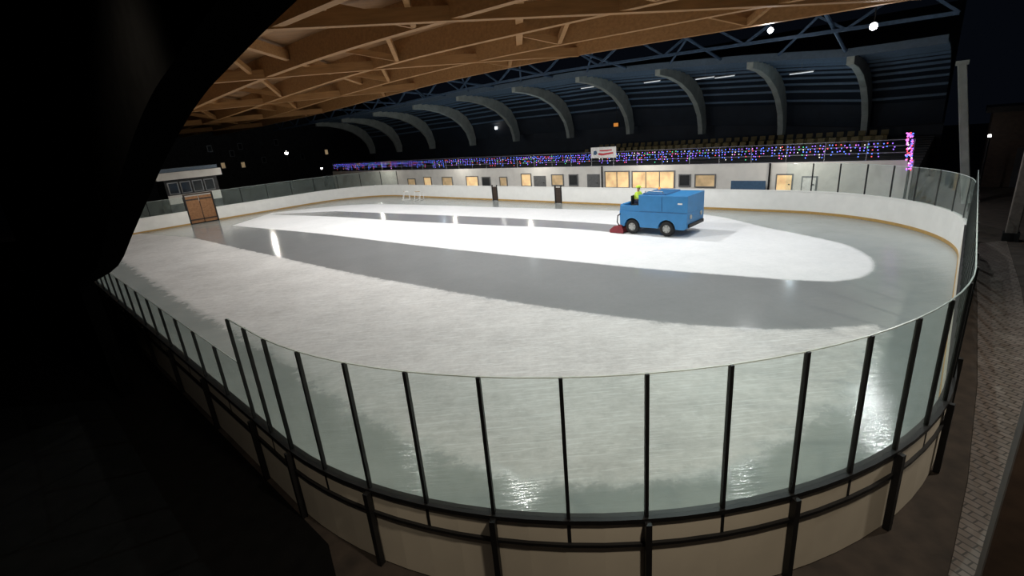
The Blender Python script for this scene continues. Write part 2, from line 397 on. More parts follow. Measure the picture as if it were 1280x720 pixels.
# ---------------------------------------------------------------- barriers
def barrier(s0, s1, zt, label, group, frame=False, leg=False, board='wboard', name='rink_barrier', pw=.038):
    k = max(2, int(abs(s1-s0)/.3)+1)
    pts = [P(s0+(s1-s0)*i/(k-1)) for i in range(k)]
    pe = P(s0+.035)
    r = empty(name, pts[0][0], label, 'rink barrier', group)
    MB().strip(pts, 0, .07, .0, 1.15).build('board_panel', M[board], r)
    MB().strip(pts, -.015, 0, .01, .14).build('kick_plate', M['kick'], r)
    MB().strip(pts, -.02, .1, 1.15, 1.21).build('top_rail', M['black' if frame else 'wboard'], r)
    if frame:
        MB().strip(pts, .07, .11, .83, .87).build('lower_rail', M['black'], r)
        if leg:
            p, nn = pe; q = p+nn*.13
            t = nn.cross(Z)
            MB().box(q+Z*.59, (.07, .08, 1.18), t, nn).build('leg', M['black'], r)
    if zt:
        MB().strip(pts, .034, .046, 1.21, zt).build('glass_pane', M['glass'], r)
        MB().strip(pts, .032, .048, zt, zt+.012).build('pane_edge', M['edge'], r)
        p, nn = pe; t = nn.cross(Z)
        MB().box(p+nn*.05+Z*((.8+zt)/2), (pw, .05, zt-.8+.02), t, nn).build('post', M['black'], r)
    return r
Ltall = SM['arc_fr']
cuts = [0, .7]+[.57+.87*i for i in range(1, 40) if .57+.87*i < Ltall-.4]+[Ltall]
for i in range(len(cuts)-1):
    barrier(cuts[i], cuts[i+1], 3.0, f'tall clear glass barrier section at the near end, {ORD[i]} rightwards from the glass step', 'tall barrier sections of the near end', True, i % 2 == 0, 'board', pw=.03 if i == 0 else .04)
n_l = 14
for i in range(n_l):
    barrier(TOT-1.3*(i+1), TOT-1.3*i, 2.2, f'low glass barrier section on the left near side, {ORD[i]} leftwards from the glass step', 'low barrier sections of the near side', True, i % 2 == 1, 'board')
barrier(SM['near'], TOT-1.3*n_l, None, 'long plain board barrier far down the near side behind the black arch', None)
s0, s1 = SM['arc_fr'], SM['far']; k = 9
for i in range(k):
    barrier(s0+(s1-s0)*i/k, s0+(s1-s0)*(i+1)/k, 2.6, f'white board with clear glass in the far right corner, {ORD[i]} from the right end', 'far corner barrier sections', pw=.05)
def sfar(a): return SM['far']+(-7.0-a)
for a0, a1, lb in ((-7.0,-14.5,'white far board without glass to the right of the blue machine'), (-14.5,-22.0,'white far board behind the blue ice machine and driver'),
                   (-22.7,-28.7,'short white far board standing between two dark doorways'), (-29.4,-36.,'white far board just left of the dark doorways'), (-36.,-43.,'white far board behind the two low white skating frames')):
    barrier(sfar(a0), sfar(a1), None, lb, 'far side boards')
for a0, lb in ((-22.35,'dark player doorway in far boards, right one of two'), (-29.05,'dark player doorway in far boards, left one of two')):
    r = empty('player_gate', W(a0, NF+.03, 0), lb, 'gate', 'player doorways')
    MB().anbox(a0-.3, a0-.24, NF-.02, NF+.08, 0, 1.3).build('post', M['black'], r)
    MB().anbox(a0+.24, a0+.3, NF-.02, NF+.08, 0, 1.3).build('post', M['black'], r)
    MB().anbox(a0-.24, a0+.24, NF+.01, NF+.06, .05, 1.15).build('door_leaf', M['dwood'], r)
G0 = an(on_a(236, 268, AL))[1]; G1 = an(on_a(270, 262, AL))[1]     # the gate's two jambs along the left end
s0 = SM['arc_fl']; s1 = SM['left']+(22.7-G1-.06); k = 8
for i in range(k):
    barrier(s0+(s1-s0)*i/k, s0+(s1-s0)*(i+1)/k, 2.6, f'white board with glass at the far left end, {ORD[i]} from the far side', 'far left barrier sections', pw=.06)
s0 = SM['left']+(22.7-G0+.06); s1 = SM['near']; k = 5
for i in range(k):
    barrier(s0+(s1-s0)*i/k, s0+(s1-s0)*(i+1)/k, 2.4, f'white board with glass beyond the wooden gate, {ORD[i]} from the gate', 'barrier sections left of the gate', pw=.06)
gm = (G0+G1)/2
r = empty('rink_gate', W(AL, gm, 0), 'brown wooden vehicle gate between dark posts at the left end of the ice', 'gate')
for nn in (G0, G1): MB().anbox(AL-.15, AL+.02, nn-.05, nn+.05, 0, 2.5).build('post', M['black'], r)
for n0, n1 in ((G0+.06, gm-.03), (gm+.03, G1-.06)):
    d = MB().anbox(AL-.1, AL-.03, n0, n1, .08, 2.4).build('door_leaf', M['gatew'], r)
    for z in (.3, 2.05): MB().anbox(AL-.035, AL-.01, n0, n1, z, z+.12).build('crossbar', M['dwood'], d)
MB().anbox(AL-.15, AL+.02, G0-.05, G1+.05, 2.5, 2.62).build('lintel', M['dwood'], r)

# ---------------------------------------------------------------- black arch wall, left
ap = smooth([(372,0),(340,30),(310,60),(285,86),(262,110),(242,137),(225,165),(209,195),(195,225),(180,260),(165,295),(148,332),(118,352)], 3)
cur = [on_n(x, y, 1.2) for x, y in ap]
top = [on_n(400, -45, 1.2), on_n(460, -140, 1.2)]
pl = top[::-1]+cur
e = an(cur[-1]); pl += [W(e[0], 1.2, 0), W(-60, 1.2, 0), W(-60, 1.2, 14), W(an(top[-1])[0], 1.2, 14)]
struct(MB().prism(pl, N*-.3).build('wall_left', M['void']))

# ---------------------------------------------------------------- timber roof
ZE = [(-100,8.7),(-80,8.8),(-54,9.1),(-40,9.6),(-28,9.85),(-18,9.7),(-10,9.4),(-5,9.3),(-1,9.2),(3,9.1),(6,9.05)]
def ze(a): return sum(interp(ZE, a+o) for o in (-6,-4,-2,0,2,4,6))/7
av = [-95+i*2 for i in range(47)]+[-1.9]
vs = []
for a in av: vs += [W(a, 2.5, ze(a)+1.1), W(a, 28.3, ze(a)+1.1), W(a, 28.3, ze(a)+1.22), W(a, 2.5, ze(a)+1.22)]
struct(MB().rings(vs, 4).build('ceiling', M['ply']))
beams_n = [28.0, 23.2, 18.4, 13.6, 8.8, 4.0]
for bi, n in enumerate(beams_n):
    r = empty('timber_beam', W(-40, n, ze(-40)), f'long brown timber roof beam running the rink length, {ORD[bi]} from the stand', 'roof beam', 'long timber roof beams')
    MB().sweep([W(a, n, ze(a)) for a in av], N, .36, 1.1).build('beam', M['wood'], r)
    if bi < len(beams_n)-1:
        nm_ = (n+beams_n[bi+1])/2
        for j in range(5):
            a0 = -9-16*j-(8 if bi % 2 else 0)
            for da in (-2.4, 2.4):
                MB().bar(W(a0, n-.18, ze(a0)+.18), W(a0+da, nm_, ze(a0+da)+1.0), .22, .32).build('brace', M['wood'], r)
for j in range(5):
    for sg in (0, 1):
        a0 = -2.2-17*j; a1 = a0-22
        n0, n1 = (28, 3) if sg == 0 else (3, 28)
        pts = [W(a0+(a1-a0)*t/12, n0+(n1-n0)*t/12, ze(a0+(a1-a0)*t/12)+(-.06 if sg == 0 else .38)) for t in range(13)]
        d = (pts[-1]-pts[0]).normalized().cross(Z)
        tag(MB().sweep(pts, d, .34, .5).build('diagonal_beam', M['wood']), f'slanting timber tie {("below", "between")[sg]} the long roof beams, {ORD[j]} from the right', 'roof beam', 'diagonal timber ties')

# ---------------------------------------------------------------- stand
NW = 33.0
tips = [(398,155),(430,150),(470,142),(520,133),(575,122),(645,111),(725,98),(825,89),(940,80),(1065,74)]
TZ = sorted([(an(on_n(x, y, 36))[0], an(on_n(x, y, 36))[2]) for x, y in tips])
def rz(a): return interp(TZ, a)
struct(MB().anbox(-63.5, -2.0, NW, NW+.3, 0, 2.3).build('wall_stand', M['plaster']))
for i in range(13):
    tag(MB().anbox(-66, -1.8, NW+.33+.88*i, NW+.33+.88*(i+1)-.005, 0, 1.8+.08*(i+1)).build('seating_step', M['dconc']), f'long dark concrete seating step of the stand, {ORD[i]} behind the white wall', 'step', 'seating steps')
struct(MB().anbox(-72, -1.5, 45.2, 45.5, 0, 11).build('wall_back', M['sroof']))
ra = [-72+2*i for i in range(36)]+[-1.6]
r = empty('stand_roof', W(-36, 39, rz(-36)), 'dark blue curved sheet roof cantilevered over the seating stand', 'roof')
rp_ = [(-.2,.3),(1.8,.27),(3.2,.2),(5.0,-.06),(6.6,-.56),(7.9,-1.36),(8.8,-2.66),(9.25,-4.2)]
for (x0, y0), (x1, y1) in zip(rp_, rp_[1:]):
    vs = []
    for a in ra: vs += [W(a, 35.6+x0, rz(a)+y0), W(a, 35.6+x1, rz(a)+y1), W(a, 35.6+x1, rz(a)+y1+.14), W(a, 35.6+x0, rz(a)+y0+.14)]
    MB().rings(vs, 4).build('roof_sheet', M['sroof'], r)
MB().sweep([W(a, 35.35, rz(a)+.1) for a in ra], N, .1, .42).build('fascia', M['fascia'], r)
for (x0, y0), (x1, y1) in list(zip(rp_, rp_[1:]))[:6]:
    for t in (.2, .7):
        x, y = x0+(x1-x0)*t, y0+(y1-y0)*t
        MB().sweep([W(a, 35.6+x, rz(a)+y-.16) for a in ra], N, .09, .16).build('purlin', M['purlin'], r)
rib_prof = [(0,.28),(0,-.30),(1.8,-.42),(3.8,-.82),(5.6,-1.5),(6.9,-2.35),(7.75,-3.3),(8.1,-4.2),(8.2,-4.9),(9.0,-4.9),(9.1,-4.0),(8.7,-2.6),(7.85,-1.4),(6.55,-.62),(5.0,-.14),(3.0,.12)]
rib0 = None
for i, (a, z) in enumerate(reversed(TZ)):
    if rib0 is None:
        rib0 = MB().prism([V((x, -.2, y)) for x, y in rib_prof], V((0,.4,0))).build('roof_bracket', M['conc'], local=True, bevel=.03); rb = rib0
    else:
        rb = rib0.copy(); COL.objects.link(rb)
    rb.location = W(a, 35.6, z); rb.rotation_euler = (0, 0, math.atan2(N.y, N.x))
    tag(rb, f'curved pale concrete bracket holding the stand roof, {ORD[i]} from the right', 'roof bracket', 'concrete roof brackets')
# end column
cb, ct = on_n(1207, 240, 34.0), on_n(1203, 80, 34.0); cb = cb+(cb-ct)*(cb.z/(ct.z-cb.z))
r = empty('stand_column', cb, 'tall grey concrete column at the right end of the stand', 'column')
MB().bar(cb, ct, .36, .36, N).build('shaft', M['conc'], r, bevel=.03)
MB().box(ct+Z*.05, (.5, .5, .2), A, N).build('capital', M['conc'], r)
# steel truss between roofs
r = empty('steel_truss', W(-36, 31, 9), 'dark blue steel lattice truss spanning between timber roof and stand roof', 'truss')
tz_ = lambda a: ze(a)-.5
ta = [-75+2.4*i for i in range(31)]+[-1.2]
MB().sweep([W(a, 31.2, tz_(a)) for a in ta], N, .16, .16).build('bottom_chord', M['steel'], r)
MB().sweep([W(a, 31.2, tz_(a)+1.5) for a in ta], N, .16, .16).build('top_chord', M['steel'], r)
for i in range(len(ta)-1):
    a0, a1 = ta[i], ta[i+1]
    p, q = (W(a0, 31.2, tz_(a0)+.08), W(a1, 31.2, tz_(a1)+1.58)) if i % 2 else (W(a0, 31.2, tz_(a0)+1.58), W(a1, 31.2, tz_(a1)+.08))
    MB().bar(p, q, .12, .12).build('lattice_bar', M['steel'], r)
for a in (-6,-13,-20,-27,-34,-41,-48,-55):
    MB().tube(W(a, 28.2, ze(a)+.5), W(a, 35.3, rz(a)+.4), .09, .09, 8).build('strut', M['steel'], r)
    MB().tube(W(a, 31.2, ze(a)+1.0), W(a-3.5, 35.3, rz(a-3.5)+.4), .07, .07, 8).build('strut', M['steel'], r)
# railing
r = empty('railing', W(-33, NW+.15, 2.3), 'long thin metal railing along the top of the white stand wall', 'railing')
for z in (2.7, 3.05, 3.35): MB().tube(W(-63.4, NW+.15, z), W(-2.1, NW+.15, z), .025, .025, 6).build('rail', M['grey'], r)
for i in range(32): MB().tube(W(-63.4+i*61.3/31, NW+.15, 2.3), W(-63.4+i*61.3/31, NW+.15, 3.35), .025, .025, 6).build('post', M['grey'], r)
# fairy lights
for j in range(11):
    a0, a1 = -62.7+j*5.45, -62.7+(j+1)*5.45-.15
    r = empty('fairy_lights', W((a0+a1)/2, NW+.02, 2.5), f'icicle string of mostly blue and violet fairy lights on the railing, {ORD[10-j]} from the right', 'fairy lights', 'fairy light strings')
    MB().path([W(a0+(a1-a0)*i/10, NW+.02, 3.28-.05*math.sin(i*1.3)**2) for i in range(11)], .012, 5).build('cable', M['black'], r)
    ms = [MB() for _ in M['bulbs']]
    a = a0
    while a < a1:
        for d in range(random.choice((2, 3, 4, 5))):
            z = 3.22-.16*d-random.uniform(0, .06)
            ms[random.choices(range(6), (6, 9, 2, 1.5, 1.2, 1.5))[0]].ball(W(a+random.uniform(-.06, .06), NW-.03, z), .034, 6, 4)
        a += .21 if a > -30 else .34
    for q, mm in zip(ms, M['bulbs']):
        if q.v: tag(q.build('bulbs', mm, r), kind='stuff')
# light-wrapped post
b = on_n(1136, 213, 32.6); tpt = on_n(1137, 166, 32.6)
r = empty('wrapped_post', V((b.x, b.y, 0)), 'upright post wrapped in an uneven cluster of pink and violet lights', 'light post')
MB().tube(V((b.x, b.y, 0)), V((b.x, b.y, b.z)), .06, .06, 8).build('pole', M['black'], r)
MB().tube(V((b.x, b.y, b.z)), V((tpt.x, tpt.y, tpt.z)), .06, .05, 8).build('pole', M['black'], r)
ms = [MB() for _ in M['bulbs']]
for i in range(100):
    q = b.lerp(tpt, random.random()**.85); th = random.uniform(0, 6.28); rr = random.uniform(.05, .15)
    ms[random.choices(range(6), (4, 2, 3, 10, 0, 1))[0]].ball(V((q.x+rr*math.cos(th), q.y+rr*math.sin(th), q.z)), .042, 6, 4)
for q, mm in zip(ms, M['bulbs']):
    if q.v: tag(q.build('bulbs', mm, r), kind='stuff')
# banner
p0, p1 = an(on_n(739, 198, NW-.2)), an(on_n(770, 183, NW-.2))
r = empty('banner', W((p0[0]+p1[0])/2, NW-.2, p0[2]), 'small white banner with red and blue print hung on the stand railing', 'banner')
MB().anbox(p0[0], p1[0], NW-.21, NW-.18, p0[2], p1[2]).build('cloth', M['paint'], r)
wA = p1[0]-p0[0]; hz = p1[2]-p0[2]
def bl(pts, mm): MB().prism([W(p0[0]+wA*u_, NW-.215, p0[2]+hz*w_) for u_, w_ in pts], N*-.01).build('print', M[mm], r)
bl(((.3,.3),(.45,.24),(.7,.3),(.9,.38),(.88,.52),(.68,.47),(.5,.42),(.32,.48)), 'bred')
bl(((.1,.35),(.2,.3),(.26,.45),(.22,.7),(.12,.66)), 'bblue')
bl(((.36,.62),(.6,.6),(.84,.66),(.84,.76),(.6,.72),(.36,.74)), 'bred')
# windows, doors on stand wall
def rect(px0, py0, px1, py1, n):
    a0, _, z1_ = an(on_n(px0, py0, n)); a1, _, z0_ = an(on_n(px1, py1, n)); return a0, a1, z0_, z1_
wi = 0
for (x0, y0, x1, y1, k) in ((757,215,786,234,'warm'),(791,215,842,235,'warm'),(870,219,893,233,'dimw'),(652,218,664,232,'warm'),(583,221,598,233,'warm'),(553,222,566,233,'dimw'),(530,222,540,234,'warm'),(625,222,634,232,'dimw'),
                            (603,222,613,232,'pane'),(690,219,704,231,'dimw'),(850,219,862,232,'pane'),(510,224,520,233,'dimw'),(712,219,722,231,'pane')):
    wi += 1
    a0, a1, z0, z1_ = rect(x0, y0, x1, y1, NW-.02); z0 = max(z0, .3)
    f = MB()
    f.anbox(a0-.08, a1+.08, NW-.07, NW+.01, z1_, z1_+.08); f.anbox(a0-.08, a1+.08, NW-.07, NW+.01, z0-.08, z0)
    f.anbox(a0-.08, a0, NW-.07, NW+.01, z0, z1_); f.anbox(a1, a1+.08, NW-.07, NW+.01, z0, z1_)
    k_ = max(1, int((a1-a0)/.9))
    for i in range(1, k_): f.anbox(a0+(a1-a0)*i/k_-.03, a0+(a1-a0)*i/k_+.03, NW-.06, NW+.01, z0, z1_)
    f = struct(f.build(f'window_{wi}', M['grey']))
    MB().anbox(a0, a1, NW-.03, NW-.005, z0, z1_).build('pane', M[k], f)
for di, (x0, y0, x1, y1, k) in enumerate(((972,219,988,243,'warm'),(1004,222,1018,244,'paint'),(668,221,682,235,'grey'),(735,219,749,237,'grey'))):
    a0, a1, z0, z1_ = rect(x0, y0, x1, y1, NW-.02)
    d = struct(MB().anbox(a0-.07, a1+.07, NW-.06, NW+.01, 0, z1_+.08).build(f'door_{di+1}', M['grey']))
    MB().anbox(a0, a1, NW-.08, NW-.06, .02, z1_).build('leaf', M[k], d)
    MB().anbox(a1-.16, a1-.08, NW-.13, NW-.08, 1.0, 1.05).build('handle', M['black'], d)
for i, (x, y) in enumerate(((752,200),(963,203))):
    p = an(on_n(x, y, NW-.1)); tag(MB().tube(W(p[0], NW-.1, 0), W(p[0], NW-.1, 2.3), .06, .06, 8).build('downpipe', M['black']), ('dark drainpipe left of the widest lit window', 'dark drainpipe on the white wall by the lit doorway')[i], 'drainpipe')
a0, a1, z0, z1_ = rect(914, 226, 956, 241, NW-.5)
r = empty('blue_panel', W((a0+a1)/2, NW-.5, 0), 'dull blue board stood against the white stand wall behind the far boards', 'panel')
MB().anbox(a0, a1, NW-.52, NW-.46, .5, z1_).build('sheet', M['bblue'], r)
for a in (a0+.1, a1-.1): MB().anbox(a-.04, a+.04, NW-.46, NW-.4, 0, z1_).build('leg', M['grey'], r)
# seats
seat0 = None
for row, i0 in (('upper', 11), ('lower', 8)):
    z, n = 1.8+.08*(i0+1), NW+.33+.88*i0+.2
    for i in range(36):
        a = -4.5-.66*i
        if seat0 is None:
            seat0 = MB().prism([V((x, -.21, z_)) for x, z_ in ((0,.0),(0,.28),(-.02,.32),(.38,.34),(.44,.66),(.48,.66),(.42,.28),(.1,.27),(.1,0))], V((0,.42,0))).build('stadium_seat', M['seat'], local=True); s_ = seat0
        else: s_ = seat0.copy(); COL.objects.link(s_)
        s_.location = W(a, n, z); s_.rotation_euler = (0, 0, math.atan2(N.y, N.x))
        tag(s_, f'small yellow plastic seat in the {row} seat row of the dark stand', 'seat', f'{row} row of stand seats')
# tube lights under stand roof
for i, (x, y) in enumerate(((1000,109),(905,112),(815,118),(735,124),(880,127))):
    p = an(on_n(x, y, 39)); zz = rz(p[0])-.55
    r = empty('tube_light', W(p[0], 39, zz), f'thin white fluorescent tube under the stand roof, {ORD[(0,1,3,4,2)[i]]} from the right', 'tube light', 'stand tube lights')
    MB().anbox(p[0]-.75, p[0]+.75, 38.95, 39.05, zz+.03, zz+.09).build('housing', M['grey'], r)
    MB().tube(W(p[0]-.7, 39, zz), W(p[0]+.7, 39, zz), .03, .03, 8).build('tube', M['tube'], r)
    MB().tube(W(p[0], 39, zz+.09), W(p[0], 39, rz(p[0])+.2), .01, .01, 5).build('hanger', M['grey'], r)

# ---------------------------------------------------------------- floodlights
def flood(pos, r_, label, mname='lampw', aim=None, watts=0, col=(1,1,1)):
    pos = V(pos); aim = V(aim) if aim is not None else (EYE-pos)
    d = aim.normalized()
    r = empty('floodlight', pos, label, 'floodlight', 'floodlights')
    MB().lathe(pos-d*.3, d, [(0,r_*.5),(.05,r_*.8),(.2,r_*1.05),(.24,r_*1.1)], 16).build('housing', M['black'], r)
    MB().ball(pos, r_, 16, 10).build('lens', M[mname], r)
    MB().tube(pos-d*.2, pos-d*.2+Z*.7, .03, .03, 6).build('hanger', M['black'], r)
    if watts:
        l = bpy.data.lights.new('flood_beam', 'SPOT'); l.energy = watts; l.spot_size = math.radians(130); l.spot_blend = .6; l.shadow_soft_size = .1; l.color = col
        lo = bpy.data.objects.new('flood_beam', l); COL.objects.link(lo); lo.location = pos+d*(r_+.2); lo.rotation_euler = d.to_track_quat('-Z', 'Y').to_euler()
p = on_n(963, 38, 29.3); flood(p, .13, 'bright white floodlight hanging below the timber roof above the blue machine', aim=(W(-9,16,0)-p), watts=500)
p = on_n(1092, 33, 28.9); flood(p, .15, 'bright white floodlight under the roof at the right end of the rink', aim=(W(-2,10,0)-p))
p = V((17.2, 20.3, 9.1)); flood(p, .13, 'large floodlight high over the far right corner of the rink', aim=(V((6.5,7.6,0))-p), watts=650)
p = on_n(616, 87, 29.0); flood(p, .1, 'small white floodlight at the roof edge near the middle', 'lamps')
p = on_n(620, 160, 44.5); flood(p, .15, 'small blue-white floodlight inside the back of the stand', 'lamps')

# unseen lights: rows under the timber roof, added fills elsewhere
def spot(pos, aim, w, deg, col=(1,1,1), rad=.2, blend=.7):
    l = bpy.data.lights.new('unseen_light', 'SPOT'); l.energy = w; l.color = col; l.shadow_soft_size = rad; l.spot_size = math.radians(deg); l.spot_blend = blend
    lo = bpy.data.objects.new('unseen_light', l); COL.objects.link(lo); lo.location = pos; lo.rotation_euler = (V(aim)-V(pos)).to_track_quat('-Z', 'Y').to_euler()
def point(pos, w, col=(1,1,1), rad=.3):
    l = bpy.data.lights.new('unseen_light', 'POINT'); l.energy = w; l.color = col; l.shadow_soft_size = rad
    lo = bpy.data.objects.new('unseen_light', l); COL.objects.link(lo); lo.location = pos
for a, n, w in [(-7,22.3,1350),(-15,22.3,1650),(-24,22.3,1550),(-33,22.3,1350),(-42,22.3,1000),(-15,15.2,2050),(-24,15.2,1850),(-33,15.2,1600),(-42,15.2,1300),(-4,10.9,1300)]:
    p = W(a, n, ze(a)-.12)
    spot(p, p-Z, w, 150, (.84, 1, .99) if n < 12 else ((1, .98, .945) if n < 18 else (.97, .99, 1)), .07, .5)
for a in (-8,-20,-32,-46): point(W(a, 37, 5.6), 55, (.7,.88,1), .15)  # unseen fill added to light the stand brackets
spot(V((2.2,1.7,7.4)), V((.3,4.6,.5)), 850, 112, (1,.86,.68))  # unseen fill added to light the outer faces of the near boards
spot(V((-2.2,2.3,7.0)), V((-4.4,6.6,.6)), 280, 75, (1,.86,.68))  # second added fill, for the boards on the left curve
spot(V((11.5,6.,6.)), V((9.0,8.,0)), 1000, 115, (1,.9,.76))  # out-of-view fill added to brighten the paved strip
for a in (-7,-17,-27,-37,-50): point(W(a, 31.2, 2.9), 105, (1,.94,.83), .1)  # unseen fills added to brighten the white stand wall
point(W(-46.5, 12, 3.4), 90, (1,.9,.75), .1); point(W(-51.5, 19, 3.6), 160, (1,.95,.85), .1)  # unseen fills added to brighten the gate and left end

# ---------------------------------------------------------------- left background
bn0 = an(on_a(205, 245, -54))[1]; bn1 = an(on_a(279, 235, -54))[1]
zt = an(on_a(240, 222, -54))[2]; zt2 = an(on_a(240, 213, -54))[2]
r = empty('timekeeper_booth', W(-55.5, (bn0+bn1)/2, 0), 'small booth with white flat roof band behind the wooden gate', 'booth')
MB().anbox(-57, -54.1, bn0+.3, bn1-.3, 0, zt).build('body', M['dconc'], r)
MB().anbox(-57.4, -53.6, bn0-.3, bn1+.1, zt, zt2).build('roof_slab', M['plaster'], r)
MB().anbox(-57.2, -53.8, bn0-.1, bn1-.1, zt2, zt2+.35).build('roof_edge', M['fascia'], r)
MB().anbox(-54.1, -54.02, bn0+.3, bn1-.3, 1.6, 2.4).build('front_panel', M['plaster'], r)
kw = 4
for i in range(kw):
    n0 = bn0+.5+(bn1-bn0-1)*i/kw; n1 = n0+(bn1-bn0-1)/kw-.15
    w_ = MB().anbox(-54.12, -54.04, n0, n1, 2.5, zt-.25).build('window', M['grey'], r); MB().anbox(-54.05, -54.0, n0+.08, n1-.08, 2.58, zt-.33).build('pane', M['pane'], w_)
r = empty('dark_building', W(-92, 30, 0), 'dark building with a few small lit windows beyond the left end', 'building')
MB().anbox(-100, -90, 8, 62, 0, 14).build('wall', M['dconc'], r)
for px, py, mm in ((279,207,'dimw'),(304,206,'dimw'),(262,186,'pane'),(300,183,'pane'),(330,200,'pane'),(345,178,'pane'),(378,196,'pane'),(290,192,'pane'),(408,190,'dimw')):
    q = an(on_a(px, py, -89.95)); w_ = MB().anbox(-90.05, -89.93, q[1]-.35, q[1]+.35, q[2]-.5, q[2]+.5).build('window', M['grey'], r)
    MB().anbox(-89.94, -89.9, q[1]-.27, q[1]+.27, q[2]-.42, q[2]+.42).build('pane', M[mm], w_)
for px, py, aa, rr, lb in ((358,191,-75,.27,'bright street lamp glowing before the dark building'),(402,210,-70,.17,'smaller street lamp at the far left corner of the rink')):
    q = on_a(px, py, aa); r = empty('street_lamp', V((q.x, q.y, 0)), lb, 'street lamp')
    MB().tube(V((q.x, q.y, 0)), V((q.x, q.y, q.z)), .07, .05, 8).build('pole', M['black'], r)
    MB().lathe(V((q.x, q.y, q.z+.25)), -Z, [(0,.1),(.1,.3),(.2,.32)], 12).build('hood', M['black'], r)
    MB().ball(q, rr, 10, 8).build('globe', M['lampd'], r)
# right side building, lamp and timber posts
q1 = on_n(1220, 175, 40)
r = empty('side_building', W(an(q1)[0]+4, 42, 0), 'low dark building past the right end of the rink', 'building')
MB().anbox(an(q1)[0]+.5, an(q1)[0]+18, 40, 46, 0, 4.2).build('wall', M['dwood'], r)
MB().anbox(an(q1)[0]+.2, an(q1)[0]+18.3, 39.6, 46.3, 4.2, 4.5).build('roof', M['black'], r)
MB().anbox(an(q1)[0]+1.8, an(q1)[0]+2.9, 39.93, 40, 0, 2.2).build('door', M['dconc'], r)
q = on_n(1237, 170, 38); r = empty('street_lamp', V((q.x, q.y, 0)), 'tiny lamp on a dark pole beyond the right end of the rink', 'street lamp')
MB().tube(V((q.x, q.y, 0)), V((q.x, q.y, q.z)), .06, .05, 8).build('pole', M['black'], r); MB().ball(q, .08, 8, 6).build('globe', M['lamps'], r)
p = V((3.05,2.32,0)); r = empty('timber_post', p, 'dark timber post close by at the lower right edge', 'post')
MB().box(p+Z*4.5, (.24, .24, 9), A, N).build('shaft', M['dwood'], r, bevel=.02)
MB().box(p+Z*.1, (.32, .32, .2), A, N).build('base_shoe', M['black'], r)
q = on_z(1262, 300); r = empty('timber_post', V((q.x, q.y, 0)), 'tall grey-brown timber roof post at the upper right edge', 'post')
MB().box(V((q.x, q.y, 5.5)), (.34, .34, 11), A, N).build('shaft', M['pwood'], r, bevel=.03)
MB().box(V((q.x, q.y, .15)), (.46, .46, .3), A, N).build('base_shoe', M['black'], r)
p = an(on_n(770, 156, 43)); r = empty('amber_sign', W(p[0], 43.1, p[2]), 'small amber lit panel hanging at the back of the stand', 'sign')
MB().anbox(p[0]-.3, p[0]+.3, 43, 43.2, p[2]-.25, p[2]+.25).build('case', M['black'], r)
MB().anbox(p[0]-.24, p[0]+.24, 42.97, 43, p[2]-.16, p[2]+.16).build('face', M['amber'], r)
MB().tube(W(p[0], 43.1, p[2]+.25), W(p[0], 43.1, rz(p[0])-1.1), .02, .02, 6).build('hanger', M['black'], r)

# skating frames
fr0 = None
for i, (x, y) in enumerate(((508,250),(524,250))):
    p = on_z(x, y, .008)
    if fr0 is None:
        r = fr0 = empty('skating_frame', p, '', 'skating aid')
        for sgn in (-.3, .3):
            MB().path([V((-.4,sgn,.03)), V((.4,sgn,.03))], .03, 6).build('runner', M['paint'], r, local=True)
            MB().path([V((-.3,sgn,.03)), V((-.1,sgn,.8)), V((.3,sgn,.8)), V((.36,sgn,.03))], .03, 6).build('side_frame', M['paint'], r, local=True)
        MB().path([V((-.1,-.3,.8)), V((-.1,.3,.8))], .03, 6).build('handle', M['kick'], r, local=True)
        MB().path([V((.3,-.3,.45)), V((.3,.3,.45))], .03, 6).build('crossbar', M['paint'], r, local=True)
    else: r = copy_tree(fr0)
    r.location = p; r.rotation_euler = (0, 0, .3+i*.8)
    tag(r, ('white tube skating frame on the far ice, left of the pair', 'white tube skating frame on the far ice, right of the pair')[i], 'skating aid', 'skating frames')

# ---------------------------------------------------------------- ice resurfacer (local: +x forward, +y left)
MA = W(-11.0, 22.6, .008); MR = math.atan2(A.y, A.x)
rz_m = empty('ice_resurfacer', MA, 'blue ice resurfacing machine with pale wheel hubs driving on the ice', 'ice resurfacer', rz=MR)
def arch(xc, zc, r, d0, d1, k=9): return [(xc+r*math.cos(math.radians(d0+(d1-d0)*i/(k-1))), zc+r*math.sin(math.radians(d0+(d1-d0)*i/(k-1)))) for i in range(k)]
WX = (-.98, .85)
low = [(-1.66,.46)]+[(-1.44,.36)]+arch(WX[0], .37, .44, 180, 0)+arch(WX[1], .37, .44, 180, 0)+[(1.7,.36),(1.84,.5),(1.86,1.15),(-1.68,1.15)]
def prismxz(prof, y0, y1): return MB().prism([V((x, y0, z)) for x, z in prof], V((0, y1-y0, 0)))
prismxz(low, -.98, .98).build('lower_body', M['blue'], rz_m, local=True, bevel=.015)
tank = [(-.62,1.15),(1.86,1.15),(1.86,1.96),(-.62,1.96)]
tk = prismxz(tank, -.97, .97).build('snow_tank', M['blue'], rz_m, local=True, bevel=.015)
for x, y in ((.6,-.975),(.6,.975)): MB().box(V((x,y,1.54)), (.03,.02,.66)).build('panel_seam', M['blue2'], tk, local=True)
MB().box(V((.62,-.975,1.17)), (2.4,.02,.03)).build('panel_seam', M['blue2'], tk, local=True)
MB().box(V((1.5,-.98,1.6)), (.22,.012,.07)).build('marking', M['paint'], tk, local=True)
prismxz([(-.5,1.95),(.75,1.95),(.72,2.02),(-.47,2.04)], -.8, .8).build('tank_lid', M['blue2'], rz_m, local=True, bevel=.02)
m = MB(); m.path([V((-.4,-.7,2.02)), V((-.4,-.7,2.13)), V((.5,-.7,2.11)), V((.55,-.7,2.0))], .02, 6); m.build('hand_rail', M['grey'], rz_m, local=True)
